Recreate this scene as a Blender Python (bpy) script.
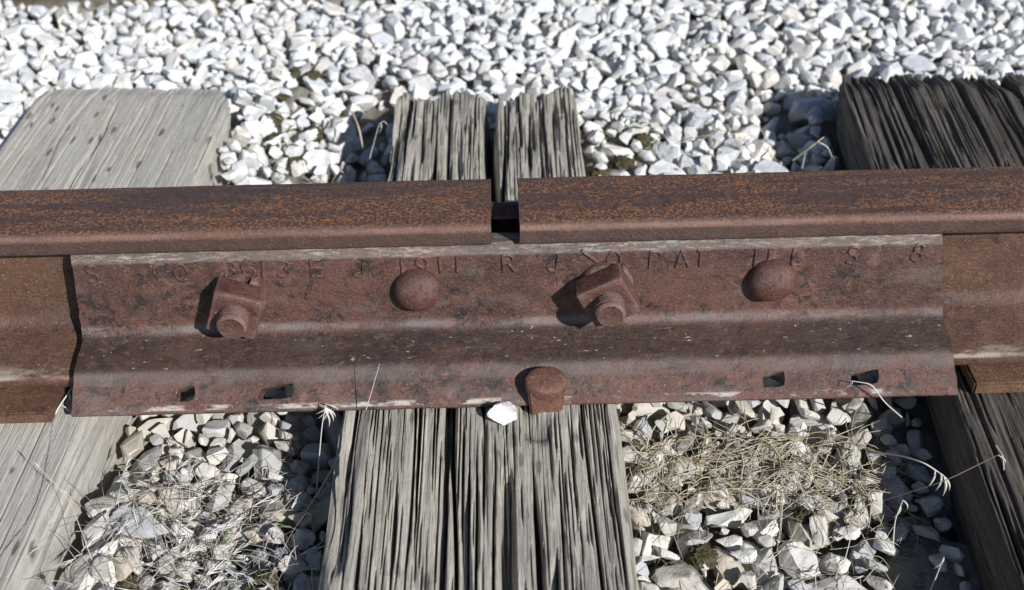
import bpy, bmesh, math, random
import numpy as np
from mathutils import Vector, Matrix

random.seed(7); rng = np.random.default_rng(11)
for o in list(bpy.data.objects): bpy.data.objects.remove(o)
scene = bpy.context.scene
C = scene.collection
R = math.radians

# ------------------------------------------------------------------ camera
CAM = Vector((0.0, -0.7875, 0.639)); PITCH = 37.6; ROLL = -1.4; LENS = 28.0; SENS = 23.6
cam = bpy.data.cameras.new('camera'); cam_o = bpy.data.objects.new('camera', cam); C.objects.link(cam_o)
MR = Matrix.Rotation(R(90 - PITCH), 3, 'X') @ Matrix.Rotation(R(ROLL), 3, 'Z')
cam_o.matrix_world = Matrix.Translation(CAM) @ MR.to_4x4()
cam.lens = LENS; cam.sensor_width = SENS; cam.sensor_fit = 'HORIZONTAL'
cam.clip_start = 0.01; cam.clip_end = 2000
cam.dof.use_dof = True; cam.dof.focus_distance = 0.95; cam.dof.aperture_fstop = 5.0
scene.camera = cam_o
FPX = LENS / SENS * 1024

# ------------------------------------------------------------------ sky, sun, exposure
SUN = Vector((19.5, -27.0, 21.0)).normalized()
w = bpy.data.worlds.new('World'); scene.world = w; w.use_nodes = True
nt = w.node_tree
sky = nt.nodes.new('ShaderNodeTexSky'); sky.sky_type = 'NISHITA'; sky.sun_disc = False
sky.sun_elevation = math.asin(SUN.z); sky.sun_rotation = math.atan2(SUN.x, SUN.y)
sky.air_density = 0.85; sky.dust_density = 0.2; sky.altitude = 600
bg = nt.nodes['Background']; bg.inputs['Strength'].default_value = 0.075
nt.links.new(sky.outputs[0], bg.inputs['Color'])
sl = bpy.data.lights.new('sun', 'SUN'); sl.energy = 5.0; sl.angle = R(0.53); sl.color = (1.0, 0.985, 0.96)
so = bpy.data.objects.new('sun', sl); C.objects.link(so)
so.rotation_mode = 'QUATERNION'; so.rotation_quaternion = SUN.to_track_quat('Z', 'Y'); so.location = SUN * 5
scene.view_settings.view_transform = 'Standard'; scene.view_settings.look = 'None'
scene.view_settings.exposure = 0.15; scene.view_settings.gamma = 1.0

def at(px, py, z):                                   # a pixel's point at height z
    d = MR @ Vector(((px - 512) / FPX, -(py - 295) / FPX, -1.0))
    return CAM + d * ((z - CAM.z) / d.z)
MRI = np.array(MR.transposed())
def project(p):
    q = (np.asarray(p) - np.array(CAM)) @ MRI.T
    return 512 + FPX * q[..., 0] / -q[..., 2], 295 - FPX * q[..., 1] / -q[..., 2], -q[..., 2]

# ------------------------------------------------------------------ numeric noise
TAB = rng.random((256, 256))
def vn(u, v, seed=0):
    u = np.asarray(u, float) + seed * 17.31; v = np.asarray(v, float) + seed * 9.77
    i = np.floor(u).astype(int); j = np.floor(v).astype(int); a = u - i; b = v - j
    a = a * a * (3 - 2 * a); b = b * b * (3 - 2 * b)
    g = lambda x, y: TAB[x % 256, y % 256]
    return (g(i, j) * (1 - a) + g(i + 1, j) * a) * (1 - b) + (g(i, j + 1) * (1 - a) + g(i + 1, j + 1) * a) * b
def fbm(u, v, seed=0, n=3):
    s = 0; a = 0.5; t = 0
    for k in range(n):
        s = s + a * vn(u * 2 ** k, v * 2 ** k, seed + k * 3); t += a; a *= .5
    return s / t
def sstep(a, b, x): t = np.clip((x - a) / (b - a), 0, 1); return t * t * (3 - 2 * t)

# ------------------------------------------------------------------ object helpers
def tag(o, label=None, cat=None, group=None, kind=None):
    if label: o['label'] = label
    if cat: o['category'] = cat
    if group: o['group'] = group
    if kind: o['kind'] = kind
    return o
def link(name, me, mat=None, parent=None):
    o = bpy.data.objects.new(name, me); C.objects.link(o)
    if mat is not None and me is not None and len(me.materials) == 0: me.materials.append(mat)
    if parent: o.parent = parent
    return o
def empty(name, loc=(0, 0, 0), rz=0):
    o = bpy.data.objects.new(name, None); C.objects.link(o); o.location = loc; o.rotation_euler = (0, 0, rz); o.empty_display_size = .02
    return o
def np_mesh(name, V, F, smooth=True, attr=None):
    V = np.asarray(V, np.float32); F = np.asarray(F, np.int32); me = bpy.data.meshes.new(name)
    n = F.shape[1]
    me.vertices.add(len(V)); me.vertices.foreach_set('co', V.ravel())
    me.loops.add(F.size); me.loops.foreach_set('vertex_index', F.ravel())
    me.polygons.add(len(F)); me.polygons.foreach_set('loop_start', np.arange(0, F.size, n, dtype=np.int32))
    me.polygons.foreach_set('use_smooth', np.full(len(F), smooth))
    if attr is not None:
        a = me.attributes.new('tint', 'FLOAT', 'POINT'); a.data.foreach_set('value', np.asarray(attr, np.float32))
    me.update(); me.validate(); return me
def bm_mesh(name, bm, smooth=False, angle=None):
    bmesh.ops.recalc_face_normals(bm, faces=bm.faces)
    me = bpy.data.meshes.new(name); bm.to_mesh(me); bm.free()
    if smooth: me.polygons.foreach_set('use_smooth', [True] * len(me.polygons))
    if angle: me.set_sharp_from_angle(angle=R(angle))
    return me

# ------------------------------------------------------------------ material helpers
class NT:
    def __init__(s, name):
        s.m = bpy.data.materials.new(name); s.m.use_nodes = True; s.t = s.m.node_tree
        s.b = s.t.nodes['Principled BSDF']; s.tc = s.t.nodes.new('ShaderNodeTexCoord'); s.obj = s.tc.outputs['Object']
    def n(s, ty): return s.t.nodes.new(ty)
    def put(s, sock, v):
        if isinstance(v, bpy.types.NodeSocket): s.t.links.new(v, sock)
        elif v is not None:
            if isinstance(v, (tuple, list)) and len(v) == 3 and sock.type == 'RGBA': v = (*v, 1)
            sock.default_value = v
    def vec(s, scale=(1, 1, 1), loc=(0, 0, 0), rot=(0, 0, 0), src=None):
        m = s.n('ShaderNodeMapping'); s.put(m.inputs['Vector'], src or s.obj)
        m.inputs['Scale'].default_value = scale; m.inputs['Location'].default_value = loc; m.inputs['Rotation'].default_value = rot
        return m.outputs[0]
    def noise(s, scale, detail=4, rough=.55, vec=None, dist=0.0):
        x = s.n('ShaderNodeTexNoise'); s.put(x.inputs['Vector'], vec or s.obj)
        x.inputs['Scale'].default_value = scale; x.inputs['Detail'].default_value = detail
        x.inputs['Roughness'].default_value = rough; x.inputs['Distortion'].default_value = dist
        return x.outputs['Fac']
    def voro(s, scale, vec=None, feat='F1', out='Distance'):
        x = s.n('ShaderNodeTexVoronoi'); x.feature = feat; x.voronoi_dimensions = '2D'; s.put(x.inputs['Vector'], vec or s.obj); x.inputs['Scale'].default_value = scale
        return x.outputs[out]
    def rng(s, f, a, b, lo=0.0, hi=1.0):
        x = s.n('ShaderNodeMapRange'); x.interpolation_type = 'SMOOTHSTEP'; s.put(x.inputs['Value'], f)
        x.inputs['From Min'].default_value = a; x.inputs['From Max'].default_value = b
        x.inputs['To Min'].default_value = lo; x.inputs['To Max'].default_value = hi
        return x.outputs[0]
    def math(s, op, a, b=None):
        x = s.n('ShaderNodeMath'); x.operation = op; s.put(x.inputs[0], a); s.put(x.inputs[1], b); return x.outputs[0]
    def mix(s, f, a, b, blend='MIX'):
        x = s.n('ShaderNodeMix'); x.data_type = 'RGBA'; x.blend_type = blend
        s.put(x.inputs[0], f); s.put(x.inputs[6], a); s.put(x.inputs[7], b); return x.outputs[2]
    def sep(s):
        x = s.n('ShaderNodeSeparateXYZ'); s.t.links.new(s.obj, x.inputs[0]); return x.outputs
    def band(s, z, a, b, c, d): return s.math('MULTIPLY', s.rng(z, a, b), s.rng(z, c, d, 1, 0))
    def bump(s, h, strength, dist, prev=None):
        x = s.n('ShaderNodeBump'); s.put(x.inputs['Height'], h); x.inputs['Strength'].default_value = strength
        x.inputs['Distance'].default_value = dist
        if prev: s.put(x.inputs['Normal'], prev)
        return x.outputs[0]
    def done(s, col, rough=.8, normal=None, metal=0.0, spec=.4):
        s.put(s.b.inputs['Base Color'], col); s.put(s.b.inputs['Roughness'], rough); s.put(s.b.inputs['Metallic'], metal)
        s.put(s.b.inputs['Specular IOR Level'], spec)
        if normal: s.put(s.b.inputs['Normal'], normal)
        return s.m

def rust(name, c0, c1, dark, fleck, fl=(.56, .64), dk=(.55, .68), fscale=330, extra=None, rough=(.34, .74), bumpd=.0009, spec=.6, gray=.25, wear=0.0):
    g = NT(name)
    big = g.noise(14, 5, .6); mid = g.noise(60, 5, .65)
    col = g.mix(g.rng(big, .35, .65), c0, c1)
    col = g.mix(g.math('MULTIPLY', g.rng(mid, .45, .75), .55), col, tuple(x * 1.5 for x in c1))
    # speckled mill scale, soot-dark flakes, orange bloom
    sp = g.noise(560, 3, .7)
    col = g.mix(g.rng(sp, .48, .68, 0, .75), col, dark)
    sr = g.noise(480, 3, .7, g.vec(loc=(9, 4, 3)))
    col = g.mix(g.rng(sr, .52, .68, 0, .55), col, tuple(x * 1.9 for x in c1))
    dm = g.math('MULTIPLY', g.rng(g.noise(95, 5, .7, dist=.6), *dk), g.rng(g.noise(19, 4, .6, g.vec(loc=(3, 1, 2))), .38, .52))
    col = g.mix(g.math('MULTIPLY', dm, .92), col, dark)
    rp = g.math('MULTIPLY', g.rng(g.noise(75, 5, .7, g.vec(loc=(6, 6, 2)), .5), .54, .64), g.rng(g.noise(13, 3, .6, g.vec(loc=(1, 7, 3))), .42, .6))
    col = g.mix(g.math('MULTIPLY', rp, .6), col, tuple(x * 1.8 for x in c1))
    fm = g.rng(g.noise(fscale, 4, .65, g.vec(scale=(.7, 1, 1), loc=(1, 5, 2)), .4), *fl)
    fm = g.math('MULTIPLY', fm, g.rng(g.noise(22, 3, .6, g.vec(loc=(7, 2, 1))), .3, .6, .15, 1))
    col = g.mix(fm, col, fleck)
    gm = g.math('MULTIPLY', g.rng(g.noise(48, 4, .6, g.vec(scale=(.5, 1, 1), loc=(2, 8, 5))), .5, .75), gray)
    col = g.mix(gm, col, (.15, .122, .108))
    spk = g.rng(g.noise(620, 1, .5, g.vec(loc=(5, 5, 1))), .735, .77)
    col = g.mix(g.math('MULTIPLY', spk, .6), col, (.42, .38, .32))
    if extra: col = extra(g, col)
    if wear:
        ge = g.n('ShaderNodeNewGeometry'); pw = g.rng(ge.outputs['Pointiness'], .515, .56)
        pw = g.math('MULTIPLY', pw, g.rng(g.noise(110, 4, .7, g.vec(loc=(3, 9, 4))), .35, .6, .2, 1))
        col = g.mix(g.math('MULTIPLY', pw, wear), col, (.24, .16, .135))
    ro = g.rng(g.noise(130, 4, .6), .3, .7, rough[0], rough[1])
    h = g.math('ADD', g.math('MULTIPLY', mid, .45), g.math('MULTIPLY', g.noise(400, 5, .75), .9))
    h = g.math('ADD', h, g.math('MULTIPLY', fm, .25))
    return g.done(col, ro, g.bump(h, .9, bumpd * 1.7), 0.0, spec)

def head_extra(g, col):                               # running surface: scale and orange bloom denser on the top
    x, y, z = g.sep()
    top = g.rng(z, .1235, .1258)
    m = g.rng(g.noise(540, 4, .8, g.vec(scale=(.75, 1, 1), loc=(4, 1, 9)), .3), .485, .57)
    m = g.math('MULTIPLY', g.math('MULTIPLY', m, top), g.rng(g.noise(60, 4, .65, g.vec(scale=(.12, 1, 1))), .36, .56, .2, 1))
    col = g.mix(g.math('MULTIPLY', top, .7), col, (.034, .022, .026))
    cc = g.mix(g.noise(150, 3), (.25, .088, .026), (.36, .165, .058))
    col = g.mix(m, col, cc)
    col = g.mix(g.math('MULTIPLY', g.band(z, .1060, .1085, .1175, .1195), .6), col, (.050, .029, .027))
    e = g.math('MULTIPLY', g.band(z, .1185, .1205, .1225, .1245), g.rng(g.noise(40, 4, .6, g.vec(scale=(.25, 1, 1))), .35, .65, .25, .8))
    col = g.mix(e, col, (.24, .13, .105))  # glint along the head's top corner, painted in as a paler band
    # dust caught on the foot edge
    d = g.math('MULTIPLY', g.band(z, .0075, .0095, .0115, .014), g.rng(g.noise(60, 5, .7, g.vec(scale=(.3, 1, 1))), .42, .6))
    return g.mix(g.math('MULTIPLY', d, .7), col, (.42, .36, .29))
M = {}
M['rail'] = rust('rusty_rail_steel', (.080, .038, .025), (.118, .057, .034), (.022, .016, .016), (.20, .085, .036), fl=(.60, .70), extra=head_extra)
def bar_extra(g, col):
    x, y, z = g.sep()
    st = g.vec(scale=(.18, 1, 1))
    d = g.math('MULTIPLY', g.rng(z, .0965, .1005), g.rng(g.noise(420, 5, .8, st), .48, .62))
    d = g.math('MULTIPLY', d, g.rng(g.noise(11, 3, .6, g.vec(loc=(2.3, 0, 0))), .34, .66, .15, .9))
    col = g.mix(g.math('MULTIPLY', g.rng(z, .0965, .1), .6), col, (.15, .12, .105))
    col = g.mix(d, col, (.46, .42, .36))
    # soot-dark grime lying in the trough of the flange, flecked with pale grit
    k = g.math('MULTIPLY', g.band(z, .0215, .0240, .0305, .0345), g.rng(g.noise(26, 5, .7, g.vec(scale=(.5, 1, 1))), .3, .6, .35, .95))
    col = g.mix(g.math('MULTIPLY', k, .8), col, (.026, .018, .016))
    fl = g.math('MULTIPLY', k, g.rng(g.noise(190, 3, .7, g.vec(scale=(.6, 1, 1), loc=(3, 3, 3))), .56, .68))
    col = g.mix(g.math('MULTIPLY', fl, .6), col, (.21, .10, .05))
    gr = g.math('MULTIPLY', k, g.rng(g.noise(300, 2, .6, g.vec(scale=(.5, 1, 1), loc=(9, 3, 3))), .68, .73))
    col = g.mix(g.math('MULTIPLY', gr, .8), col, (.5, .45, .38))
    # glint of the two bends painted in as bands of grey scale
    b1 = g.math('MULTIPLY', g.band(z, .0315, .0345, .0365, .041), g.rng(g.noise(60, 5, .7, g.vec(scale=(.3, 1, 1))), .38, .62, .0, .6))
    col = g.mix(b1, col, (.20, .18, .175))
    b2 = g.math('MULTIPLY', g.band(z, .0145, .0175, .0215, .0250), g.rng(g.noise(45, 5, .65, g.vec(scale=(.5, 1, 1), loc=(6, 1, 1))), .36, .62, .1, .6))
    col = g.mix(b2, col, (.135, .108, .098))
    # chalky line of lime dust near the toe
    t = g.math('MULTIPLY', g.band(z, .0022, .0035, .0048, .0065), g.rng(g.noise(36, 5, .75, g.vec(scale=(.35, 1, 1), loc=(0, 4, 8))), .46, .56))
    col = g.mix(g.math('MULTIPLY', t, .9), col, (.5, .45, .39))
    return col
M['bar'] = rust('rusty_bar_steel', (.066, .031, .024), (.124, .055, .039), (.018, .015, .015), (.19, .062, .028), fl=(.62, .72), dk=(.50, .60), extra=bar_extra, gray=.55)
M['bolt'] = rust('rusty_bolt_steel', (.060, .026, .021), (.110, .045, .033), (.016, .014, .014), (.17, .060, .030), fl=(.6, .7), gray=.5, bumpd=.0008, wear=.5)
M['spike'] = rust('rusty_spike_steel', (.11, .048, .034), (.16, .070, .046), (.045, .026, .02), (.26, .10, .045), fl=(.6, .7), gray=.1)
M['plate'] = rust('rusty_plate_steel', (.085, .042, .026), (.135, .066, .036), (.034, .022, .017), (.21, .10, .045), fl=(.58, .7), gray=.15)

def wood(name, a, b, c, dark, sc=1.0, dk=(.55, .7), spots=0.0, soil=None):
    g = NT(name)
    fib = g.noise(240 * sc, 5, .7, g.vec(scale=(1, .035, .35)), .15)
    wide = g.noise(45 * sc, 4, .6, g.vec(scale=(1, .06, .5), loc=(3, 1, 0)), .2)
    blot = g.noise(9, 5, .6)
    col = g.mix(g.rng(wide, .3, .7), a, b)
    col = g.mix(g.rng(blot, .42, .7, 0, .75), col, c)
    col = g.mix(g.rng(fib, dk[0], dk[1], 0, .75), col, dark)
    fin = g.noise(720 * sc, 4, .7, g.vec(scale=(1, .05, .4), loc=(5, 5, 5)), .1)
    col = g.mix(g.rng(fin, .5, .66, 0, .5), col, tuple(.6 * x + .4 * y for x, y in zip(dark, a)))
    col = g.mix(g.rng(fin, .48, .34, 0, .35), col, tuple(min(1, x * 1.3) for x in b))
    ring = g.noise(420, 4, .7, g.vec(scale=(.45, 1, 1), loc=(1, 2, 3)))
    col = g.mix(g.rng(ring, .5, .75, 0, .25), col, dark)
    stk = g.math('MULTIPLY', g.rng(g.noise(60, 4, .65, g.vec(scale=(1, .09, .5), loc=(8, 2, 0)), .3), .56, .68), g.rng(g.noise(15, 3, .6, g.vec(scale=(1, .5, 1), loc=(2, 9, 0))), .45, .6))
    col = g.mix(g.math('MULTIPLY', stk, .6), col, tuple(.5 * x + .5 * y for x, y in zip(dark, a)))
    if spots:
        v = g.voro(48, g.vec(scale=(1, .30, 0)))
        v = g.math('ADD', v, g.math('MULTIPLY', g.noise(150, 3, .6, g.vec(scale=(1, .3, 1))), .22))
        sm = g.math('MULTIPLY', g.rng(v, .17, .25, 1, 0), g.rng(g.noise(31, 2, .5, g.vec(scale=(1, .5, 1), loc=(4, 4, 4))), .46, .52))
        col = g.mix(g.math('MULTIPLY', sm, spots), col, tuple(x * .9 for x in dark))
    if soil:
        col = g.mix(g.rng(g.noise(17, 5, .7, g.vec(loc=(6, 3, 0))), .52, .72, 0, .8), col, soil)
    h = g.math('ADD', fib, g.math('MULTIPLY', g.noise(700, 3, .6, g.vec(scale=(1, .12, .6))), .4))
    h = g.math('ADD', h, g.math('MULTIPLY', fin, .5))
    return g.done(col, .9, g.bump(h, .9, .0016), 0, .15)
M['wood_smooth'] = wood('weathered_smooth_wood', (.38, .36, .325), (.49, .465, .42), (.43, .40, .34), (.13, .112, .095), 1.0, (.6, .78), .9, (.46, .42, .34))
M['wood_split'] = wood('weathered_split_wood', (.35, .325, .275), (.49, .455, .39), (.24, .222, .20), (.085, .074, .067), 1.0, (.53, .70), .6)
M['wood_dark'] = wood('creosoted_dark_wood', (.080, .070, .061), (.165, .145, .125), (.085, .073, .063), (.024, .020, .018), 1.0, (.5, .68))

def stone(name, tint_src, cols):
    g = NT(name)
    if tint_src == 'obj':
        oi = g.n('ShaderNodeObjectInfo'); base = oi.outputs['Color']
    else:
        a = g.n('ShaderNodeAttribute'); a.attribute_name = 'tint'; t = a.outputs['Fac']
        r = g.n('ShaderNodeValToRGB'); g.put(r.inputs[0], t); base = r.outputs[0]
        e = r.color_ramp.elements
        while len(e) < len(cols): e.new(.5)
        for k, c in enumerate(cols): e[k].position = k / (len(cols) - 1); e[k].color = (*c, 1)
    K = .022 if tint_src == 'obj' else 1.0
    n1 = g.noise(60 * K, 5, .65); n2 = g.noise(190 * K, 4, .7)
    col = g.mix(g.rng(n1, .48, .72, 0, .55), base, tuple(x * .68 for x in cols[1]))
    col = g.mix(g.rng(n2, .55, .75, 0, .45), col, (.30, .26, .20))
    col = g.mix(g.rng(g.noise(33 * K, 3, .6, g.vec(loc=(2, 2, 2))), .6, .8, 0, .5), col, (.34, .29, .21))
    h = g.math('ADD', n1, g.math('MULTIPLY', n2, .5))
    return g.done(col, .92, g.bump(h, .7, .0022), 0, .12)
WH = [(.72, .72, .71), (.65, .655, .65), (.76, .76, .75), (.55, .57, .59), (.65, .62, .57), (.70, .69, .67)]
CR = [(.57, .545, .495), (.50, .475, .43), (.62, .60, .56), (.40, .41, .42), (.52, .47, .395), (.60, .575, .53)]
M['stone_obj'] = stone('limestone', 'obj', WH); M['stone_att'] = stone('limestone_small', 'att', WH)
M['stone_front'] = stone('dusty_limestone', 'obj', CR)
M['stone_front_att'] = stone('dusty_limestone_small', 'att', CR)
def soil_mat():
    g = NT('soil')
    n = g.noise(16, 6, .65); f = g.noise(160, 5, .7)
    col = g.mix(g.rng(n, .35, .65), (.13, .098, .062), (.10, .09, .042))
    col = g.mix(g.rng(f, .5, .72, 0, .8), col, (.22, .185, .13))
    col = g.mix(g.rng(g.noise(70, 4, .7), .58, .72, 0, .7), col, (.045, .04, .024))
    x, y, z = g.sep()                                   # limestone dust and chips worked into the soil under the ballast
    d = g.math('MULTIPLY', g.rng(g.math('ADD', y, g.math('MULTIPLY', g.noise(9, 4, .6), .08)), .86, .93, 1, 0), g.rng(g.noise(38, 5, .7, g.vec(loc=(4, 2, 0))), .36, .58, .2, .9))
    col = g.mix(d, col, (.36, .335, .29))
    return g.done(col, 1, g.bump(g.math('ADD', f, g.noise(60, 4, .6)), 1, .006), 0, .05)
M['soil'] = soil_mat()
def straw(name, cols):
    g = NT(name); a = g.n('ShaderNodeAttribute'); a.attribute_name = 'tint'
    r = g.n('ShaderNodeValToRGB'); g.put(r.inputs[0], a.outputs['Fac']); e = r.color_ramp.elements
    while len(e) < len(cols): e.new(.5)
    for k, c in enumerate(cols): e[k].position = k / (len(cols) - 1); e[k].color = (*c, 1)
    m = g.done(r.outputs[0], .65, None, 0, .3); return m
M['straw'] = straw('dry_straw', [(.42, .35, .22), (.55, .49, .36), (.33, .26, .16), (.60, .56, .46), (.48, .42, .29)])
M['fluff'] = straw('bleached_grass', [(.60, .58, .54), (.44, .38, .30), (.66, .65, .64), (.25, .17, .13), (.55, .52, .46)])
M['brown_grass'] = straw('brown_grass', [(.28, .20, .085), (.36, .27, .13), (.22, .15, .065), (.42, .34, .19), (.17, .15, .06)])
M['green'] = straw('green_leaf', [(.07, .13, .03), (.11, .17, .045), (.09, .14, .03)])

# ------------------------------------------------------------------ ground
TIES = [  # name, centre x, centre top z, width, rear end y, skew
    ('smooth', -0.445, -0.012, 0.235, 0.475, -3.0), ('split', -0.027, 0.0, 0.214, 0.445, 0.0), ('dark', 0.462, -0.012, 0.225, 0.475, -3.6)]
YF = -0.72                                            # front ends of the ties (out of view)
def surf(x, y):                                       # top of the ballast
    s = -0.066 + .012 * (fbm(x * 5, y * 5, 3) - .5) * 2
    s = np.where(y < 0, s - .004, s)
    s = s - .010 * np.exp(-((x - .285) / .05) ** 2) * (y < -.09)
    s = s - .042 * np.exp(-((x + .160) / .036) ** 2) * sstep(.22, .3, y) * sstep(.60, .52, y) - .034 * np.exp(-((x - .325) / .035) ** 2) * sstep(.22, .3, y) * sstep(.6, .5, y)
    s = s + .040 * np.exp(-((x + .298) / .028) ** 2) * sstep(.25, .32, y) * sstep(.56, .46, y)
    s = s - .03 * sstep(.72, .98, y)
    s = s + .034 * np.exp(-((x + .300) / .035) ** 2) * sstep(-.10, -.16, y) + .018 * np.exp(-((x + .16) / .03) ** 2) * sstep(-.10, -.16, y)
    return s
def soil_h(x, y):
    b = np.where(y < 0, -.112, -.106) + .012 * (fbm(x * 9, y * 9, 5) - .5) * 2
    lump = sstep(.50, .68, fbm(x * 11, y * 11, 8)) * .028
    spot = lambda cx, cy, r, h: h * np.exp(-(((x - cx) ** 2 + (y - cy) ** 2) / r ** 2))
    b = b + lump * np.where(y < 0.0, 1.0, .35)
    for cx, cy, r, h in ((-.265, .40, .035, .032), (-.24, .345, .03, .028), (.125, .42, .04, .033), (.15, .36, .03, .026), (-.255, .55, .025, .034), (.02, .78, .03, .03), (.13, -.13, .05, .018), (-.21, -.2, .03, .02), (-.16, .42, .05, -.04), (.325, .42, .05, -.03)):
        b = b + spot(cx, cy, r, h)
    far = sstep(.81, .88, y + .05 * (fbm(x * 14, y * 2, 21) - .5))
    return b * (1 - far) + far * (-.078 + .012 * (fbm(x * 7, y * 7, 2) - .5))
def axis(a, b, n, far):
    mid = np.linspace(a, b, n); o = np.geomspace(.02, far, 40)
    return np.concatenate([(a - o)[::-1], mid, b + o])
gx = axis(-1.1, 1.1, 280, 400); gy = axis(-.75, 1.3, 260, 400)
X, Y = np.meshgrid(gx, gy, indexing='ij')
Z = soil_h(X, Y) + .004 * (fbm(X * 60, Y * 60, 9) - .5) * ((np.abs(X) < 1.2) & (np.abs(Y) < 1.4))
def grid_faces(n, m):
    i = np.arange(n * m).reshape(n, m)
    return np.stack([i[:-1, :-1], i[1:, :-1], i[1:, 1:], i[:-1, 1:]], -1).reshape(-1, 4)
ground = link('ground', np_mesh('ground', np.stack([X, Y, Z], -1).reshape(-1, 3), grid_faces(len(gx), len(gy))), M['soil'])
tag(ground, 'brown soil under the ballast stones', None, None, 'structure')

# ------------------------------------------------------------------ ties
def strips(wu, v, N, vf, seed, cw):
    """long splinters: one height per fibre bundle, a crack of varying width along each seam"""
    q = (wu + .9 / N * (vn(wu * N * .45, 0 * v, seed + 6) - .5) * 2 + .35 / N * (vn(wu * N * 1.1, v * vf * .8, seed + 7) - .5) * 2) * N; i = np.floor(q); f = q - i
    p = v * vf * 2 + i * 3.1; b = np.floor(p); brk = vn(i * 1.0, b + .0 * v, seed + 1)          # splinters broken off at their own lengths
    h = vn(i * 1.0, v * vf + i * 7.3, seed) * .6 + .4 * brk
    d = np.minimum(f, 1 - f) / N; e = np.where(f < .5, i, i + 1)
    gate = sstep(.48, .85, vn(e * 1.0, v * vf * 1.7 + e * 5.7, seed + 2))
    crack = np.exp(-(d / (cw * (.35 + gate))) ** 2) * gate
    tilt = (f - .5) * (vn(i * 1.0, v * vf, seed + 4) - .5) * 2
    return h, crack, tilt
def tie_field(kind, u, v, w):
    wu = u + .008 * (fbm(u * 6, v * 1.6, 31) - .5) + .0013 * (fbm(u * 16, v * 9, 37) - .5) + .0006 * (fbm(u * 80, v * 30, 39) - .5)
    if kind == 'smooth':
        wu = u + .010 * (fbm(u * 6, v * 2.0, 31) - .5) + .002 * (fbm(u * 20, v * 8, 37) - .5)
        h1, c1, t1 = strips(wu, v, 42, 1.5, 3, .0007); h2, c2, t2 = strips(wu, v, 150, 4, 5, .0006); h3, c3, t3 = strips(wu, v, 420, 9, 7, .0005)
        h = -.0020 * h1 - .0010 * h2 - .0005 * h3 - .012 * c1 * sstep(.45, .6, vn(u * 9, v * 3, 8)) - .004 * c2
        st = vn(wu * 22, v * 3.2, 15); h = h - .006 * np.floor(st * 4) / 4 * sstep(.0, -.14, v)
        k = np.exp(-((u + .012 + .01 * (v - .3) - .0015 * np.sin(v * 40)) / .0015) ** 2) * sstep(.08, .14, v) * sstep(.45, .33, v)
        k2 = np.exp(-((u + .05 - .004 * np.sin(v * 30)) / .0010) ** 2) * sstep(.2, .25, v)
        h = h - .016 * k - .008 * k2
    elif kind == 'split':
        h1, c1, t1 = strips(wu, v, 64, 3.4, 2, .0008 + .0005 * sstep(.05, .25, v)); h2, c2, t2 = strips(wu, v, 150, 6.0, 11, .0006); h3, c3, t3 = strips(wu, v, 340, 14, 21, .00045)
        rear = sstep(.05, .25, v); h = -(.0022 + .006 * rear) * h1 - (.0021 + .003 * rear) * h2 - .0017 * h3 + (.0012 + .004 * rear) * t1 + .0012 * t2 - .030 * c1 - .014 * c2 - .006 * c3
        h = h - .004 * fbm(u * 12, v * 5, 41) - .010 * sstep(.62, .8, vn(wu * 70, v * 9, 44)) * sstep(.4, .6, vn(u * 14, v * 4, 45))
        k = np.exp(-((u - .0105 - .004 * np.sin(v * 14)) / .0046) ** 2) * sstep(.06, .12, v)
        h = h - .08 * k
        k = np.exp(-((u + .018 - .003 * np.sin(v * 17)) / .0012) ** 2) * sstep(.0, -.1, v)
        h = h - .03 * k
        h = h - .016 * sstep(yfr - .030, yfr + .01, v + .05 * (fbm(u * 60, 0 * v, 43) - .5))
    else:
        h1, c1, t1 = strips(wu, v, 58, 1.4, 6, .0020); h2, c2, t2 = strips(wu, v, 140, 3.5, 14, .0010); h3, c3, t3 = strips(wu, v, 340, 8, 24, .0007)
        h = -.006 * h1 - .0034 * h2 - .0018 * h3 + .006 * t1 + .0025 * t2 - .030 * c1 - .012 * c2 - .003 * c3
        h = h - .012 * sstep(.415, .475, v + .04 * (fbm(u * 50, 0 * v, 47) - .5))
    if kind == 'split':                                # crushed firm round the driven spike
        k = np.exp(-(((u - .0515) / .016) ** 2 + ((v + .100) / .014) ** 2)); h = h * (1 - k) - .007 * k
    return np.minimum(h + (.004 if kind != 'smooth' else .001), .001)
yfr = .445
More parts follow.
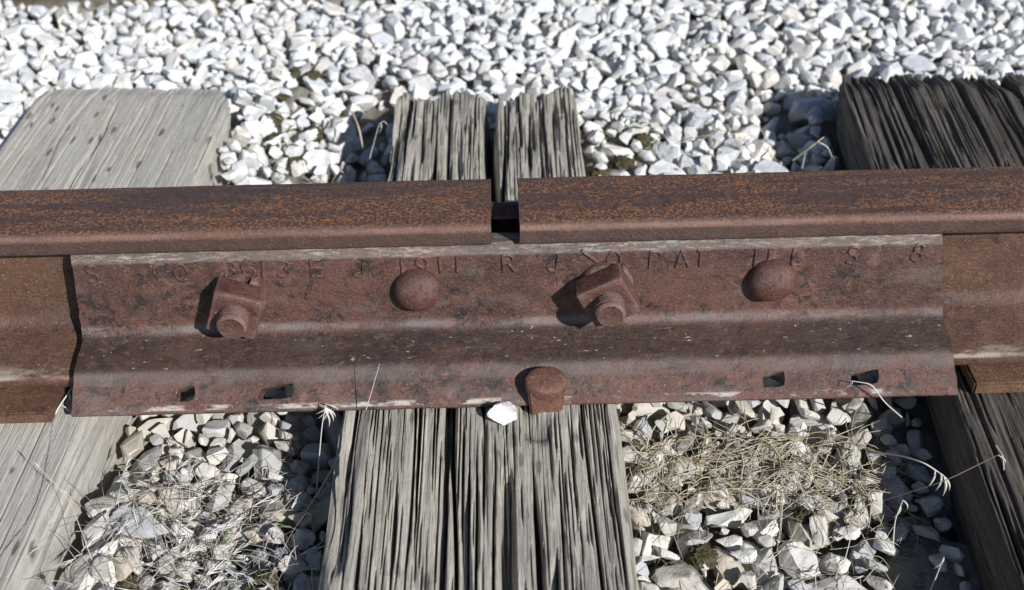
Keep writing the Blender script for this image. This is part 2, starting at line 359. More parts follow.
def make_tie(kind, cx, ztop, w, yend, skew, label):
    r = {'smooth': .011, 'split': .010, 'dark': .010}[kind]; depth = .17
    P = []
    for z in np.linspace(-depth, -r, 46): P.append((-w / 2, z, -1, 0))
    for a in np.linspace(0, 90, 9)[1:-1]: P.append((-w / 2 + r - r * math.cos(R(a)), -r + r * math.sin(R(a)), -math.cos(R(a)), math.sin(R(a))))
    for x in np.linspace(-w / 2 + r, w / 2 - r, int((w - 2 * r) / (.0006 if kind == 'split' else .00085))): P.append((x, 0, 0, 1))
    for a in np.linspace(0, 90, 9)[1:-1]: P.append((w / 2 - r + r * math.sin(R(a)), -r + r * math.cos(R(a)), math.sin(R(a)), math.cos(R(a))))
    for z in np.linspace(-r, -depth, 46): P.append((w / 2, z, 1, 0))
    P = np.array(P); s = np.concatenate([[0], np.cumsum(np.hypot(np.diff(P[:, 0]), np.diff(P[:, 1])))]); s -= s[-1] / 2
    v = np.concatenate([np.linspace(YF, -.30, 60)[:-1], np.arange(-.30, yend, .0026), [yend]])
    S, V = np.meshgrid(s, v, indexing='ij')
    h = tie_field(kind, S, V, w)
    side = 1 - np.abs(P[:, 3])[:, None]
    # fraying of the rear end, fibre by fibre, and worn corners
    fray = {'smooth': .010, 'split': .014, 'dark': .014}[kind] * (vn(S * 70, 0 * S, 51) * .7 + vn(S * 230, 0 * S, 52) * .3)
    tt = sstep(yend - .12, yend, V)
    yy = V - fray * tt
    if kind == 'smooth':
        yy = yy - .060 * sstep(w / 2 - .035, w / 2 + .02, S) * sstep(.25, yend, V) - .004 * sstep(-w / 2 + .05, -w / 2 - .01, S) * sstep(.3, yend, V)
        h = h - .004 * sstep(yend - .03, yend, V)
    nx, nz = P[:, 2][:, None], P[:, 3][:, None]
    bulge = .006 * (fbm(V * 6, 0 * V, 61 if kind == 'split' else 66) - .5) * side * np.sign(nx)
    h = h * (1 - .45 * side)
    xx = P[:, 0][:, None] + nx * h + bulge; zz = P[:, 1][:, None] + nz * h
    if kind == 'split':                                # splintered left corner behind the rail
        k = sstep(-w / 2 + .03, -w / 2 - .02, S) * sstep(.18, .30, V); zz = zz - .03 * k * sstep(.5, .7, vn(S * 90, V * 9, 71)) ; xx = xx + .010 * k
    n, m = S.shape
    F = grid_faces(n, m)[:, ::-1]
    me = np_mesh('tie_' + kind, np.stack([xx, yy, zz], -1).reshape(-1, 3), F)
    bm = bmesh.new(); bm.from_mesh(me); bm.verts.ensure_lookup_table()
    for col in (0, m - 1): bm.faces.new([bm.verts[i * m + col] for i in range(n)])
    bmesh.ops.recalc_face_normals(bm, faces=bm.faces[-2:]); bm.to_mesh(me); bm.free()
    me.set_sharp_from_angle(angle=R(22 if kind == 'split' else 30))
    o = link('railway_tie', me, M['wood_' + kind]); o.location = (cx, 0, ztop); o.rotation_euler = (0, 0, R(skew))
    tag(o, label, 'railway tie', 'wooden ties under the rail'); return o
TL = {'smooth': 'pale grey smooth weathered wooden tie with thin cracks and small dark knots',
      'split': 'grey deeply split wooden tie under the rail joint, with the spike',
      'dark': 'black creosoted wooden tie with deep grooves under the right-hand rail'}
TL['dark'] = 'near-black creosoted wooden tie with deep parallel grooves'
for (k, cx, zt, wd, ye, sk) in TIES: make_tie(k, cx, zt, wd, ye, sk, TL[k])
def in_tie(x, y, grow=0.0):
    m = np.zeros(np.shape(x), bool)
    for (k, cx, zt, wd, ye, sk) in TIES:
        a = R(sk); u = (x - cx) * math.cos(a) + y * math.sin(a); v = -(x - cx) * math.sin(a) + y * math.cos(a)
        m |= (np.abs(u) < wd / 2 + grow) & (v < ye + grow)
    return m

# ------------------------------------------------------------------ rails
def arc(cx, cz, r, a0, a1, n): return [(cx + r * math.cos(R(a)), cz + r * math.sin(R(a))) for a in np.linspace(a0, a1, n)]
def refine(P, step):
    out = []
    for a, b in zip(P, P[1:] + P[:1]):
        d = math.dist(a, b); k = max(1, int(d / step))
        for i in range(k): out.append((a[0] + (b[0] - a[0]) * i / k, a[1] + (b[1] - a[1]) * i / k))
    return out
def rail_profile():
    T = .127; half = [(-.0005, T)]
    half += [(-x, T - x * x / .55) for x in np.linspace(.004, .0225, 6)]
    half += [(-.0262, T - .0014)] + arc(-.0286, T - .0073, .0059, 82 + 8, 178, 10)          # top corner of the head
    half += [(-.0348, .1092)] + arc(-.0335, .1087, .0012, 185, 262, 4)
    half += [(-.0150, .1036)] + arc(-.0155, .0955, .008, 80, 0, 7)[1:]      # underside fillet
    half += [(-.0070, .068), (-.0072, .040)]
    half += arc(-.0197, .0330, .0125, 0, -76, 9)
    half += [(-.0605, .0115)] + arc(-.0615, .0085, .003, 100, 185, 5) + [(-.0640, .0008), (-.0632, 0)]
    right = [(-a, b) for a, b in half[::-1]]
    return refine(half + right, .0035)
def extrude(P, xs, noise=.0003, seed=0, end=.0006):
    P = np.array(P); n = len(P)
    t = np.roll(P, -1, 0) - np.roll(P, 1, 0); nn = np.stack([-t[:, 1], t[:, 0]], 1); nn /= np.linalg.norm(nn, axis=1)[:, None] + 1e-9
    s = np.cumsum(np.linalg.norm(P - np.roll(P, 1, 0), axis=1))
    Xg, Sg = np.meshgrid(xs, s, indexing='ij')
    d = noise * (fbm(Xg * 25, Sg * 60, seed, 3) - .5) * 2 + noise * .5 * (fbm(Xg * 160, Sg * 160, seed + 5, 2) - .5)
    V = np.zeros((len(xs), n, 3)); e = np.zeros_like(Xg)
    e[0] = end * (fbm(Sg[0] * 90, 0 * Sg[0], seed + 9) - .5) * 2; e[-1] = end * (fbm(Sg[0] * 90, 0 * Sg[0], seed + 11) - .5) * 2
    V[..., 0] = Xg + e; V[..., 1] = P[:, 0] + nn[:, 0] * d; V[..., 2] = P[:, 1] + nn[:, 1] * d
    i = np.arange(len(xs) * n).reshape(len(xs), n); j = np.roll(i, -1, 1)
    F = np.stack([i[:-1], j[:-1], j[1:], i[1:]], -1).reshape(-1, 4)
    me = np_mesh('extrusion', V.reshape(-1, 3), F)
    bm = bmesh.new(); bm.from_mesh(me); bm.verts.ensure_lookup_table()
    bm.faces.new([bm.verts[k] for k in i[0]]); bm.faces.new([bm.verts[k] for k in i[-1][::-1]])
    bmesh.ops.recalc_face_normals(bm, faces=bm.faces); bm.to_mesh(me); bm.free()
    me.set_sharp_from_angle(angle=R(42)); return me
RP = rail_profile()
def xs_range(a, b, step): return np.linspace(a, b, int((b - a) / step))
rl = link('rail', extrude(RP, xs_range(-1.25, -.0150, .004), .00035, 3, .0009), M['rail'])
tag(rl, 'rusty steel rail resting on the pale smooth tie, ending at the joint gap', 'rail', 'rails meeting at the joint')
rr = link('rail', extrude(RP, xs_range(.0068, 1.25, .004), .00035, 23, .0009), M['rail'])
tag(rr, 'rusty steel rail resting on the near-black grooved tie, ending at the joint gap', 'rail', 'rails meeting at the joint')

# ------------------------------------------------------------------ joint bars
BX0, BX1 = -.341, .341
def bar_profile():
    P = [(-.0095, .1012), (-.0150, .1026), (-.0272, .1054), (-.0285, .1048), (-.0328, .1006), (-.0342, .0990), (-.0344, .0970), (-.0352, .0700), (-.0360, .0480)]
    P += arc(-.0462, .0405, .0100, 5, -74, 8)[1:]                                    # fillet into the flange
    P += [(-.0520, .02860), (-.0610, .0265)]
    P += arc(-.0685, .0132, .0115, 100, 146, 8)                                         # bend to the toe
    P += [(-.0940, .0062), (-.0972, .0030)] + [(-.0983, .0012), (-.0978, -.0004), (-.0958, -.0010)]
    P += [(-.0905, .0000), (-.0785, .0100), (-.0680, .0128), (-.0600, .0138), (-.0300, .0215), (-.0220, .0275), (-.0190, .0340), (-.0185, .0880), (-.0150, .0950)]
    return refine(P, .0022)
def prism(pts2, x0, x1, sx=0):
    bm = bmesh.new(); a = [bm.verts.new((x0 + sx * p[1], p[0], p[1])) for p in pts2]; b = [bm.verts.new((x1, p[0], p[1])) for p in pts2]
    bm.faces.new(a); bm.faces.new(b[::-1])
    for i in range(len(a)): bm.faces.new((a[i], b[i], b[(i + 1) % len(a)], a[(i + 1) % len(a)]))
    return bm_mesh('cut', bm)
bar = empty('joint_bar', (0, 0, 0)); tag(bar, 'long rusty four-hole joint bar with raised lettering bolted over the rail joint', 'joint bar')
body_me = extrude(bar_profile(), xs_range(BX0, BX1, .0028), .00045, 41, .0014)
for v in body_me.vertices:                              # sheared ends, a little short at the top
    if abs(v.co.x) > .3: v.co.x -= math.copysign((.0115 if v.co.x > 0 else .0052) * float(sstep(.035, .10, v.co.z)) * (abs(v.co.x) - .3) / .041, v.co.x)
body = link('body', body_me, M['bar'], bar)
slots = []
for (xa, xb, skew) in ((-.2615, -.2470, .4), (-.1985, -.1715, .9), (.1905, .2085, .3), (.2580, .2810, .5)):
    q = [(-.0900, .0030), (-.0830, .0035), (-.0700, .0300), (-.0800, .0400), (-.1000, .0300)]
    q = [(-.0905, .0085), (-.0800, .0170), (-.0740, .0260), (-.0840, .0330), (-.0990, .0200)]
    # a punched slot: square hole through the toe, its left lip sloped
    bm = bmesh.new()
    ux = Vector((1, 0, 0)); nrm = Vector((0, -.60, .80)); tt = Vector((0, -.80, -.60))
    c0 = Vector(((xa + xb) / 2, -.0878, .0107)); hw = (xb - xa) / 2
    out = [(-1.2, .0062), (-.5, .0070), (.4, .0062), (1.0, .0048), (1.12, -.001), (1.05, -.0080), (.3, -.0072), (-.5, -.0050), (-1.0, -.0040), (-1.15, .001)]
    top = []; bot = []
    for (a, b) in out:
        j = random.uniform(-.0006, .0006)
        top.append(bm.verts.new(c0 + ux * (a * hw + j) + tt * (b * .85 + j) + nrm * .012)); bot.append(bm.verts.new(c0 + ux * ((a if a > 0 else a * .35) * hw * .98 + j) + tt * (b * .75) + nrm * -.02))
    bm.faces.new(top); bm.faces.new(bot[::-1])
    for i in range(len(top)): bm.faces.new((top[i], bot[i], bot[(i + 1) % len(top)], top[(i + 1) % len(top)]))
    cut = bpy.data.objects.new('slot_cut', bm_mesh('slot_cut', bm)); C.objects.link(cut); slots.append(cut)
    md = body.modifiers.new('b', 'BOOLEAN'); md.operation = 'DIFFERENCE'; md.object = cut; md.solver = 'EXACT'
bm = bmesh.new(); bmesh.ops.create_cube(bm, size=1); bmesh.ops.scale(bm, vec=(.0245, .04, .08), verts=bm.verts)   # notch for the spike
cut = bpy.data.objects.new('slot_cut', bm_mesh('slot_cut', bm)); cut.location = (.0245, -.1010, 0); C.objects.link(cut); slots.append(cut)
md = body.modifiers.new('b', 'BOOLEAN'); md.operation = 'DIFFERENCE'; md.object = cut; md.solver = 'EXACT'
bpy.context.view_layer.update()
ev = body.evaluated_get(bpy.context.evaluated_depsgraph_get())
nm = bpy.data.meshes.new_from_object(ev); body.modifiers.clear(); body.data = nm
for c in slots: bpy.data.objects.remove(c)
far_me = extrude([(-a, b) for a, b in bar_profile()], xs_range(BX0, BX1, .006), .0003, 47)
far = link('joint_bar', far_me, M['bolt'])
tag(far, 'rusty joint bar on the far side, glimpsed dark through the rail gap', 'joint bar')

# raised lettering, stroke by stroke (unit box: width .62, height 1)
def cv(cx, cy, rx, ry, a0, a1, n=12): return [(cx + rx * math.cos(R(a)), cy + ry * math.sin(R(a))) for a in np.linspace(a0, a1, n)]
G = {
 'S': [cv(.31, .74, .26, .25, 40, 270, 10) + cv(.31, .25, .28, .25, 90, -140, 10)],
 'C': [cv(.34, .5, .32, .5, 48, 312, 16)], 'O': [cv(.34, .5, .33, .5, 0, 360, 22)],
 '3': [cv(.28, .75, .27, .24, 150, -80, 10) + cv(.28, .26, .30, .26, 80, -150, 10)],
 '6': [cv(.45, .55, .43, .45, 100, 185, 8) + cv(.32, .28, .30, .28, 180, -180, 16)],
 '1': [[(.2, 0), (.2, 1)]], 'I': [[(.2, 0), (.2, 1)]], '9': [cv(.3, .7, .28, .29, 0, 360, 16) + cv(.10, .55, .48, .54, 10, -75, 8)],
 'E': [[(.55, 1), (.05, 1), (.05, 0), (.6, 0)], [(.05, .52), (.5, .52)]],
 'J': [[(.5, 1), (.5, .25)] + cv(.27, .25, .23, .25, 0, -170, 9)],
 'R': [[(.05, 0), (.05, 1), (.3, 1)] + cv(.32, .76, .25, .24, 90, -90, 8) + [(.05, .52)], [(.3, .52), (.62, 0)]],
 'P': [[(.05, 0), (.05, 1), (.3, 1)] + cv(.32, .74, .25, .26, 90, -90, 8) + [(.05, .48)]],
 'A': [[(0, 0), (.33, 1), (.66, 0)], [(.12, .35), (.54, .35)]], 'T': [[(.1, 0), (.1, 1)], [(-.05, 1), (.55, 1)]],
 'L': [[(.08, 1), (.08, 0), (.62, 0)]], '\\': [[(0, 1), (.7, .25)]],
 '8': [cv(.3, .75, .22, .24, 0, 360, 14), cv(.3, .26, .27, .26, 0, 360, 14)]}
def face_y(z): return -.0344 - (.0970 - z) * (.0016 / .049)
def stroke(bm, pts, wd=.0012, hh=.0016):
    n = len(pts); rings = []
    for i, (x, z) in enumerate(pts):
        a = pts[max(0, i - 1)]; b = pts[min(n - 1, i + 1)]; d = Vector((b[0] - a[0], 0, b[1] - a[1]))
        d = d.normalized() if d.length > 1e-9 else Vector((1, 0, 0)); s = Vector((-d.z, 0, d.x)); y = face_y(z)
        j = random.uniform(.75, 1.15)
        rings.append([bm.verts.new((x + s.x * k * wd * j, y + .0006 - q * hh * j - .0006 * (q > 0), z + s.z * k * wd * j)) for k, q in ((-1.35, 0), (-.75, .75), (0, 1), (.75, .75), (1.35, 0))])
    for r0, r1 in zip(rings, rings[1:]):
        for k in range(4): bm.faces.new((r0[k], r0[k + 1], r1[k + 1], r1[k]))
    for r in (rings[0], rings[-1]): bm.faces.new(r)
def letter(ch, px, zc=.0825, h=.0152, tilt=0, lab=None):
    p = at(px, 266 - (px - 420) * .0225, .0905)                     # height only fixes x
    t = (-.0346 - CAM.y) / (p.y - CAM.y); x = CAM.x + (p.x - CAM.x) * t
    bm = bmesh.new(); ca, sa = math.cos(R(tilt)), math.sin(R(tilt))
    for pl in G[ch]:
        q = []
        for a, b in zip(pl, pl[1:]):
            k = max(1, int(math.dist(a, b) / .12)); q += [(a[0] + (b[0] - a[0]) * i / k, a[1] + (b[1] - a[1]) * i / k) for i in range(k)]
        q.append(pl[-1])
        stroke(bm, [(x + h * ((u - .3) * ca - (v - .5) * sa), zc + h * .5 + h * ((u - .3) * sa + (v - .5) * ca)) for u, v in q])
    o = link('letter', bm_mesh('letter', bm, True, 60), M['bar'], bar)
    return o
for ch, px, dz, ti in (('S', 92, 0, -8), ('C', 160, 0, 0), ('O', 180, -.001, 0), ('3', 230, .001, -4), ('6', 248, .001, 4), ('1', 265, 0, -3), ('3', 284, 0, -8), ('E', 316, 0, -2),
                       ('J', 359, -.001, -6), ('1', 404, 0, 0), ('9', 422, 0, 0), ('1', 442, 0, 1), ('1', 459, 0, 0), ('R', 508, 0, 2), ('J', 553, 0, -6), ('\\', 588, .003, 4), ('O', 613, .001, 0),
                       ('P', 655, 0, 0), ('A', 681, 0, 6), ('T', 704, 0, 0), ('I', 757, 0, 0), ('L', 773, 0, 0), ('L', 797, 0, 0), ('S', 852, 0, -10), ('8', 917, .001, -8)):
    letter(ch, px, .0825 + dz, tilt=ti)

# ------------------------------------------------------------------ bolts and spike
def lathe(bm, prof, n=32, a0=0, a1=360, wob=0.0):      # prof: (radius, y); axis along -Y
    full = abs(a1 - a0) >= 360; A = np.linspace(a0, a1, n + (0 if full else 1), endpoint=not full)
    rings = [[bm.verts.new((r * (1 + wob * (random.random() - .5)) * math.cos(R(a)), y, r * (1 + wob * (random.random() - .5)) * math.sin(R(a)))) for a in A] for r, y in prof]
    for r0, r1 in zip(rings, rings[1:]):
        k = len(r0)
        for i in range(k if full else k - 1): bm.faces.new((r0[i], r0[(i + 1) % k], r1[(i + 1) % k], r1[i]))
    return rings
def roughen(bm, amp, f=90, seed=0):
    bm.normal_update()
    for v in bm.verts:
        c = v.co; d = float(fbm(c.x * f + c.y * f * .7, c.z * f - c.y * f * .4, seed)) - .5
        v.co += v.normal * amp * 2 * d
YB = -.0353
def nut_bolt(x, z, rot, label, seed, stub=.015, size=.0375):
    root = empty('track_bolt', (x, YB, z)); tag(root, label, 'bolt', 'track bolts through the joint bar')
    bm = bmesh.new()                                                   # broken spring washer
    a0 = 70 - rot * 0; rg = lathe(bm, [(.0125, .0008), (.0125, -.0050), (.0135, -.0062), (.0198, -.0062), (.0208, -.0050), (.0208, .0008)], 40, a0, a0 + 346, .01)
    for k in (0, -1): bm.faces.new([r[k] for r in rg])
    roughen(bm, .0004, 120, seed); link('washer', bm_mesh('washer', bm, True, 40), M['bolt'], root)
    bm = bmesh.new(); h = size / 2                                    # square nut, chamfered and worn
    bmesh.ops.create_cube(bm, size=1); bmesh.ops.scale(bm, vec=(size, .0205, size), verts=bm.verts)
    bmesh.ops.bevel(bm, geom=[e for e in bm.edges], offset=.0014, segments=2, profile=.5, affect='EDGES')
    bmesh.ops.subdivide_edges(bm, edges=[e for e in bm.edges if e.calc_length() > .008], cuts=5, use_grid_fill=True)
    bmesh.ops.translate(bm, vec=(0, -.0060 - .01025, 0), verts=bm.verts)
    roughen(bm, .0007, 70, seed + 3)
    bmesh.ops.rotate(bm, cent=(0, 0, 0), matrix=Matrix.Rotation(R(rot), 3, 'Y'), verts=bm.verts)
    link('nut', bm_mesh('nut', bm, True, 35), M['bolt'], root)
    bm = bmesh.new(); y = -.0250; prof = [(.0118, y)]                  # threaded end of the bolt
    k = 0
    while k < 4: prof += [(.0120, y - .0010 - k * .0030), (.0119, y - .0016 - k * .0030), (.0101, y - .0028 - k * .0030)]; k += 1
    prof += [(.0117, y - stub + .0015), (.0112, y - stub), (.0094, y - stub - .0014), (.0088, y - stub - .0010), (.005, y - stub - .0016), (.0005, y - stub - .0006)]
    rg = lathe(bm, prof, 32, wob=.02); bm.faces.new(rg[-1])
    roughen(bm, .0004, 150, seed + 5); link('thread', bm_mesh('thread', bm, True, 50), M['bolt'], root)
    return root
nut_bolt(-.2115, .0660, 19, 'square nut on a bolt end beside the numerals, its broken washer showing', 3)
nut_bolt(.0735, .0690, -27, 'square nut on a bolt end between the rail gap and the letters PAT', 9, size=.0375)
def button_bolt(x, z, label, seed, r=.0186):
    root = empty('track_bolt', (x, YB, z)); tag(root, label, 'bolt', 'track bolts through the joint bar')
    bm = bmesh.new(); prof = [(r * .97, .002), (r * 1.0, -.0020)] + [(r * math.cos(R(a)), -.0025 - .0135 * math.sin(R(a))) for a in np.linspace(8, 88, 14)]
    rg = lathe(bm, prof, 48); bm.faces.new(rg[-1]); roughen(bm, .0006, 80, seed)
    link('head', bm_mesh('head', bm, True), M['bolt'], root)
    bm = bmesh.new(); rg = lathe(bm, [(.0105, .012), (.0105, .001)], 20); bm.faces.new(rg[0]); bm.faces.new(rg[1])
    link('shank', bm_mesh('shank', bm, True), M['bolt'], root)
    return root
button_bolt(-.0730, .0690, 'domed button bolt head under the raised date 1911', 13)
button_bolt(.2015, .0700, 'domed button bolt head under the raised letters ILL', 17)

sp = empty('track_spike', (.0245, -.0915, 0.0)); tag(sp, 'rusty track spike with oval domed head hooked over the joint bar toe', 'spike')
bm = bmesh.new()
NS, NR = 28, 9; rings = []
for k in range(NR):
    t = k / (NR - 1); rings.append([])
    for i in range(NS):
        a = 2 * math.pi * i / NS
        rx = .0163; ry = .0125 if math.sin(a) > 0 else .0120
        e = math.sin(t * math.pi / 2) if k else 0
        q = [(.88, .0140), (.97, .0165), (1.0, .0205), (.985, .0226), (.94, .0238), (.82, .0248), (.58, .0254), (.30, .0257), (.02, .0258)][k]
        rings[-1].append(bm.verts.new((rx * q[0] * math.cos(a), ry * q[0] * math.sin(a) - .003, q[1] + .22 * ry * q[0] * math.sin(a))))
for r0, r1 in zip(rings, rings[1:]):
    for i in range(NS): bm.faces.new((r0[i], r0[(i + 1) % NS], r1[(i + 1) % NS], r1[i]))
bm.faces.new(rings[0]); bm.faces.new(rings[-1]); roughen(bm, .0010, 70, 5)
link('head', bm_mesh('head', bm, True, 50), M['spike'], sp)
bm = bmesh.new(); bmesh.ops.create_cube(bm, size=1); bmesh.ops.scale(bm, vec=(.0165, .0150, .075), verts=bm.verts)
bmesh.ops.translate(bm, vec=(0, -.0015, -.0180), verts=bm.verts)
for v in bm.verts:
    if v.co.z > 0: v.co.x *= 1.75; v.co.y -= .003 * (v.co.y < 0)
bmesh.ops.bevel(bm, geom=list(bm.edges), offset=.0016, segments=2, affect='EDGES')
bmesh.ops.subdivide_edges(bm, edges=[e for e in bm.edges if e.calc_length() > .01], cuts=4, use_grid_fill=True); roughen(bm, .0007, 80, 6)
link('shank', bm_mesh('shank', bm, True, 40), M['spike'], sp)

# ------------------------------------------------------------------ tie plates
def plate(x0, x1, y0, y1, slant, label, seed):
    bm = bmesh.new(); z0, z1 = -.012, -.0003
    P = [(x0, y0), (x1 + slant, y0), (x1, y1), (x0, y1)] if slant < 0 else [(x0 + slant, y0), (x1, y0), (x1, y1), (x0, y1)]
    a = [bm.verts.new((x, y, z0)) for x, y in P]; b = [bm.verts.new((x, y, z1)) for x, y in P]
    bm.faces.new(a[::-1]); bm.faces.new(b)
    for i in range(4): bm.faces.new((a[i], a[(i + 1) % 4], b[(i + 1) % 4], b[i]))
    bmesh.ops.bevel(bm, geom=list(bm.edges), offset=.0016, segments=2, affect='EDGES')
    bmesh.ops.subdivide_edges(bm, edges=[e for e in bm.edges if e.calc_length() > .02], cuts=14, use_grid_fill=True)
    for v in bm.verts:
        if v.co.z > -.006: v.co.z -= .0006 * float(fbm(v.co.x * 60, v.co.y * 60, seed))
        v.co.x += .0014 * (float(fbm(v.co.y * 90, v.co.z * 30, seed + 2)) - .5)
    o = link('tie_plate', bm_mesh('tie_plate', bm, True, 40), M['plate']); tag(o, label, 'tie plate', 'tie plates under the rails'); return o
plate(-.515, -.3505, -.0925, .0925, -.010, 'orange-brown steel tie plate under the rail on the pale smooth tie', 3)
plate(.3555, .535, -.0850, .0850, .004, 'brown steel tie plate under the rail on the near-black tie', 8)

# ------------------------------------------------------------------ ballast: every stone dropped to rest on the ones below
def ico(sub):
    bm = bmesh.new(); bmesh.ops.create_icosphere(bm, subdivisions=sub, radius=1); bm.verts.ensure_lookup_table()
    V = np.array([v.co[:] for v in bm.verts]); F = np.array([[v.index for v in f.verts] for f in bm.faces]); bm.free()
    V /= np.linalg.norm(V, axis=1)[:, None]; return V, F
I3, I4, I5 = ico(3), ico(4), ico(5)
NV = 22; ROCK = []
for k in range(NV):
    n = rng.normal(size=(rng.integers(8, 12), 3)); n /= np.linalg.norm(n, axis=1)[:, None]
    ROCK.append((n, rng.uniform(.40, .88, len(n)) , np.array([1.15, rng.uniform(.70, 1.0), rng.uniform(.52, .9)]), k))
def rock_pts(D, rock):                                 # support points for resting the stones on one another
    n, h, sc, k = rock
    dt = D @ n.T; q = np.where(dt > .05, h / np.maximum(dt, .05), 9.0)
    return D * np.minimum(q.min(1), 1.05)[:, None] * sc
def rock_mesh(rock, fine):                             # a lump broken along its own cleavage planes
    n, h, sc, k = rock; bm = bmesh.new(); bmesh.ops.create_icosphere(bm, subdivisions=1, radius=1.16)
    for a, d in zip(n, h):
        r = bmesh.ops.bisect_plane(bm, geom=bm.verts[:] + bm.edges[:] + bm.faces[:], plane_co=Vector(a) * d, plane_no=Vector(a), clear_outer=True)
        ed = [e for e in r['geom_cut'] if isinstance(e, bmesh.types.BMEdge)]
        if ed: bmesh.ops.holes_fill(bm, edges=ed, sides=0)
    bmesh.ops.dissolve_limit(bm, angle_limit=R(4), verts=bm.verts, edges=bm.edges)
    bmesh.ops.remove_doubles(bm, verts=bm.verts, dist=.02)
    bmesh.ops.bevel(bm, geom=bm.edges[:], offset=.024, segments=2 if fine else 1, profile=.6, affect='EDGES', clamp_overlap=True)
    bmesh.ops.triangulate(bm, faces=bm.faces)
    if fine:
        for c in (.30, .18):
            L = [e for e in bm.edges if e.calc_length() > c]
            if L: bmesh.ops.subdivide_edges(bm, edges=L, cuts=1)
            bmesh.ops.triangulate(bm, faces=[f for f in bm.faces if len(f.verts) > 3])
        bm.normal_update()
        for v in bm.verts:
            c = v.co; v.co += v.normal * (.20 * (float(fbm(c.x * 2.2 + c.z * 1.3 + 9, c.y * 2.2 - c.z + 9, k)) - .5) + (.13) * (float(fbm(c.x * 6 + c.z * 4 + 30, c.y * 6 + 30 - c.z * 3, k + 3)) - .5))
    for v in bm.verts: v.co = Vector((v.co.x * sc[0], v.co.y * sc[1], v.co.z * sc[2]))
    return bm_mesh('stone', bm, True, 30 if fine else 24)
def rotm(): 
    q = rng.normal(size=4); q /= np.linalg.norm(q); a, b, c, d = q
    return np.array([[1-2*(c*c+d*d), 2*(b*c-a*d), 2*(b*d+a*c)], [2*(b*c+a*d), 1-2*(b*b+d*d), 2*(c*d-a*b)], [2*(b*d-a*c), 2*(c*d+a*b), 1-2*(b*b+c*c)]])
CELL = .0025; GX0, GX1, GY0, GY1 = -.98, .98, -.46, .90
NX, NY = int((GX1 - GX0) / CELL), int((GY1 - GY0) / CELL)
xx = GX0 + (np.arange(NX) + .5) * CELL; yy = GY0 + (np.arange(NY) + .5) * CELL
XX, YY = np.meshgrid(xx, yy, indexing='ij')
H = soil_h(XX, YY); SF = surf(XX, YY)
tie_m = in_tie(XX, YY, .003); H = np.where(tie_m, .0, H)
SF = np.where(tie_m, -1, SF)
edge = .858 - .03 * XX + .07 * (fbm(XX * 9, XX * 0, 77) - .5) + .03 * (fbm(XX * 40, XX * 0, 78) - .5)
SF = np.where(YY > edge, -1, SF)
OWN = np.full((NX, NY), -1, int)
TEMPL = []
for k in range(220):
    ki = k % NV; rm = rotm(); size = [rng.uniform(.0060, .0100), rng.uniform(.0095, .0150), rng.uniform(.0135, .0215), rng.uniform(.022, .034)][(0, 1, 1, 2, 2, 0, 1, 2, 3, 2)[k % 10]]
    if size > .024:                                    # big ones lie flat
        a = rng.uniform(0, 6.28); t = rng.uniform(-.3, .3); rm = np.array([[math.cos(a), -math.sin(a), 0], [math.sin(a), math.cos(a), 0], [0, 0, 1]]) @ np.array([[1, 0, 0], [0, math.cos(t), -math.sin(t)], [0, math.sin(t), math.cos(t)]])
    P = rock_pts(I5[0], ROCK[ki]) @ rm.T * size
    hw = int(np.abs(P[:, :2]).max() / CELL) + 1; N = 2 * hw + 1
    lo = np.full((N, N), 9.0); up = np.full((N, N), -9.0)
    ii = np.round(P[:, 0] / CELL).astype(int) + hw; jj = np.round(P[:, 1] / CELL).astype(int) + hw
    np.minimum.at(lo, (ii, jj), P[:, 2]); np.maximum.at(up, (ii, jj), P[:, 2])
    TEMPL.append((ki, rm, size, hw, lo, up, lo < 8, P[:, 2].max()))
STONES = []                                            # template, x, y, z
def drop(i, j, t, tol=.007, best=None):
    ki, rm, size, hw, lo, up, mk, top = TEMPL[t]
    if i - hw < 0 or j - hw < 0 or i + hw + 1 > NX or j + hw + 1 > NY: return None
    h = H[i - hw:i + hw + 1, j - hw:j + hw + 1]
    return float((h - lo)[mk].max())
def settle(t, i, j, z):
    ki, rm, size, hw, lo, up, mk, top = TEMPL[t]
    s = np.s_[i - hw:i + hw + 1, j - hw:j + hw + 1]; h = H[s]; m = mk & (z + up > h)
    h[m] = (z + up)[m]; OWN[s][m] = len(STONES); STONES.append((t, xx[i], yy[j], z - .0012))
def fill(n, sizes, x0, x1, y0, y1, tries=14, spread=9, tol=.006):
    ids = [k for k, t in enumerate(TEMPL) if sizes[0] <= t[2] <= sizes[1]]
    for _ in range(n):
        t = ids[rng.integers(len(ids))]; i0 = int((rng.uniform(x0, x1) - GX0) / CELL); j0 = int((rng.uniform(y0, y1) - GY0) / CELL); b = None
        for q in range(tries):
            i = i0 + int(rng.integers(-spread, spread + 1)); j = j0 + int(rng.integers(-spread, spread + 1))
            if not (0 <= i < NX and 0 <= j < NY) or SF[i, j] < -.5: continue
            z = drop(i, j, t)
            if z is not None and z + TEMPL[t][7] <= SF[i, j] + tol and (b is None or z < b[2]): b = (i, j, z)
        if b: settle(t, *b)
# far bed, front bed
fill(900, (.020, .031), -.96, .96, .20, .93, 16, tol=.010)
fill(3200, (.0135, .0225), -.96, .96, .20, .93, 14, tol=.012)
fill(4200, (.0095, .0155), -.96, .96, .24, .93, 12, tol=.012)
fill(5200, (.0060, .0105), -.96, .96, .28, .93, 10, tol=.010)
for xa, xb in ((-.36, -.12), (.06, .42)):
    fill(90, (.022, .034), xa, xb, -.44, -.02, 16, tol=.008)
    fill(700, (.013, .022), xa, xb, -.44, .0, 20, 12, tol=.009)
    fill(1500, (.0085, .0145), xa, xb, -.44, .0, 16, 10, tol=.009)
    fill(1500, (.0060, .0095), xa, xb, -.44, .0, 12, 10, tol=.007)

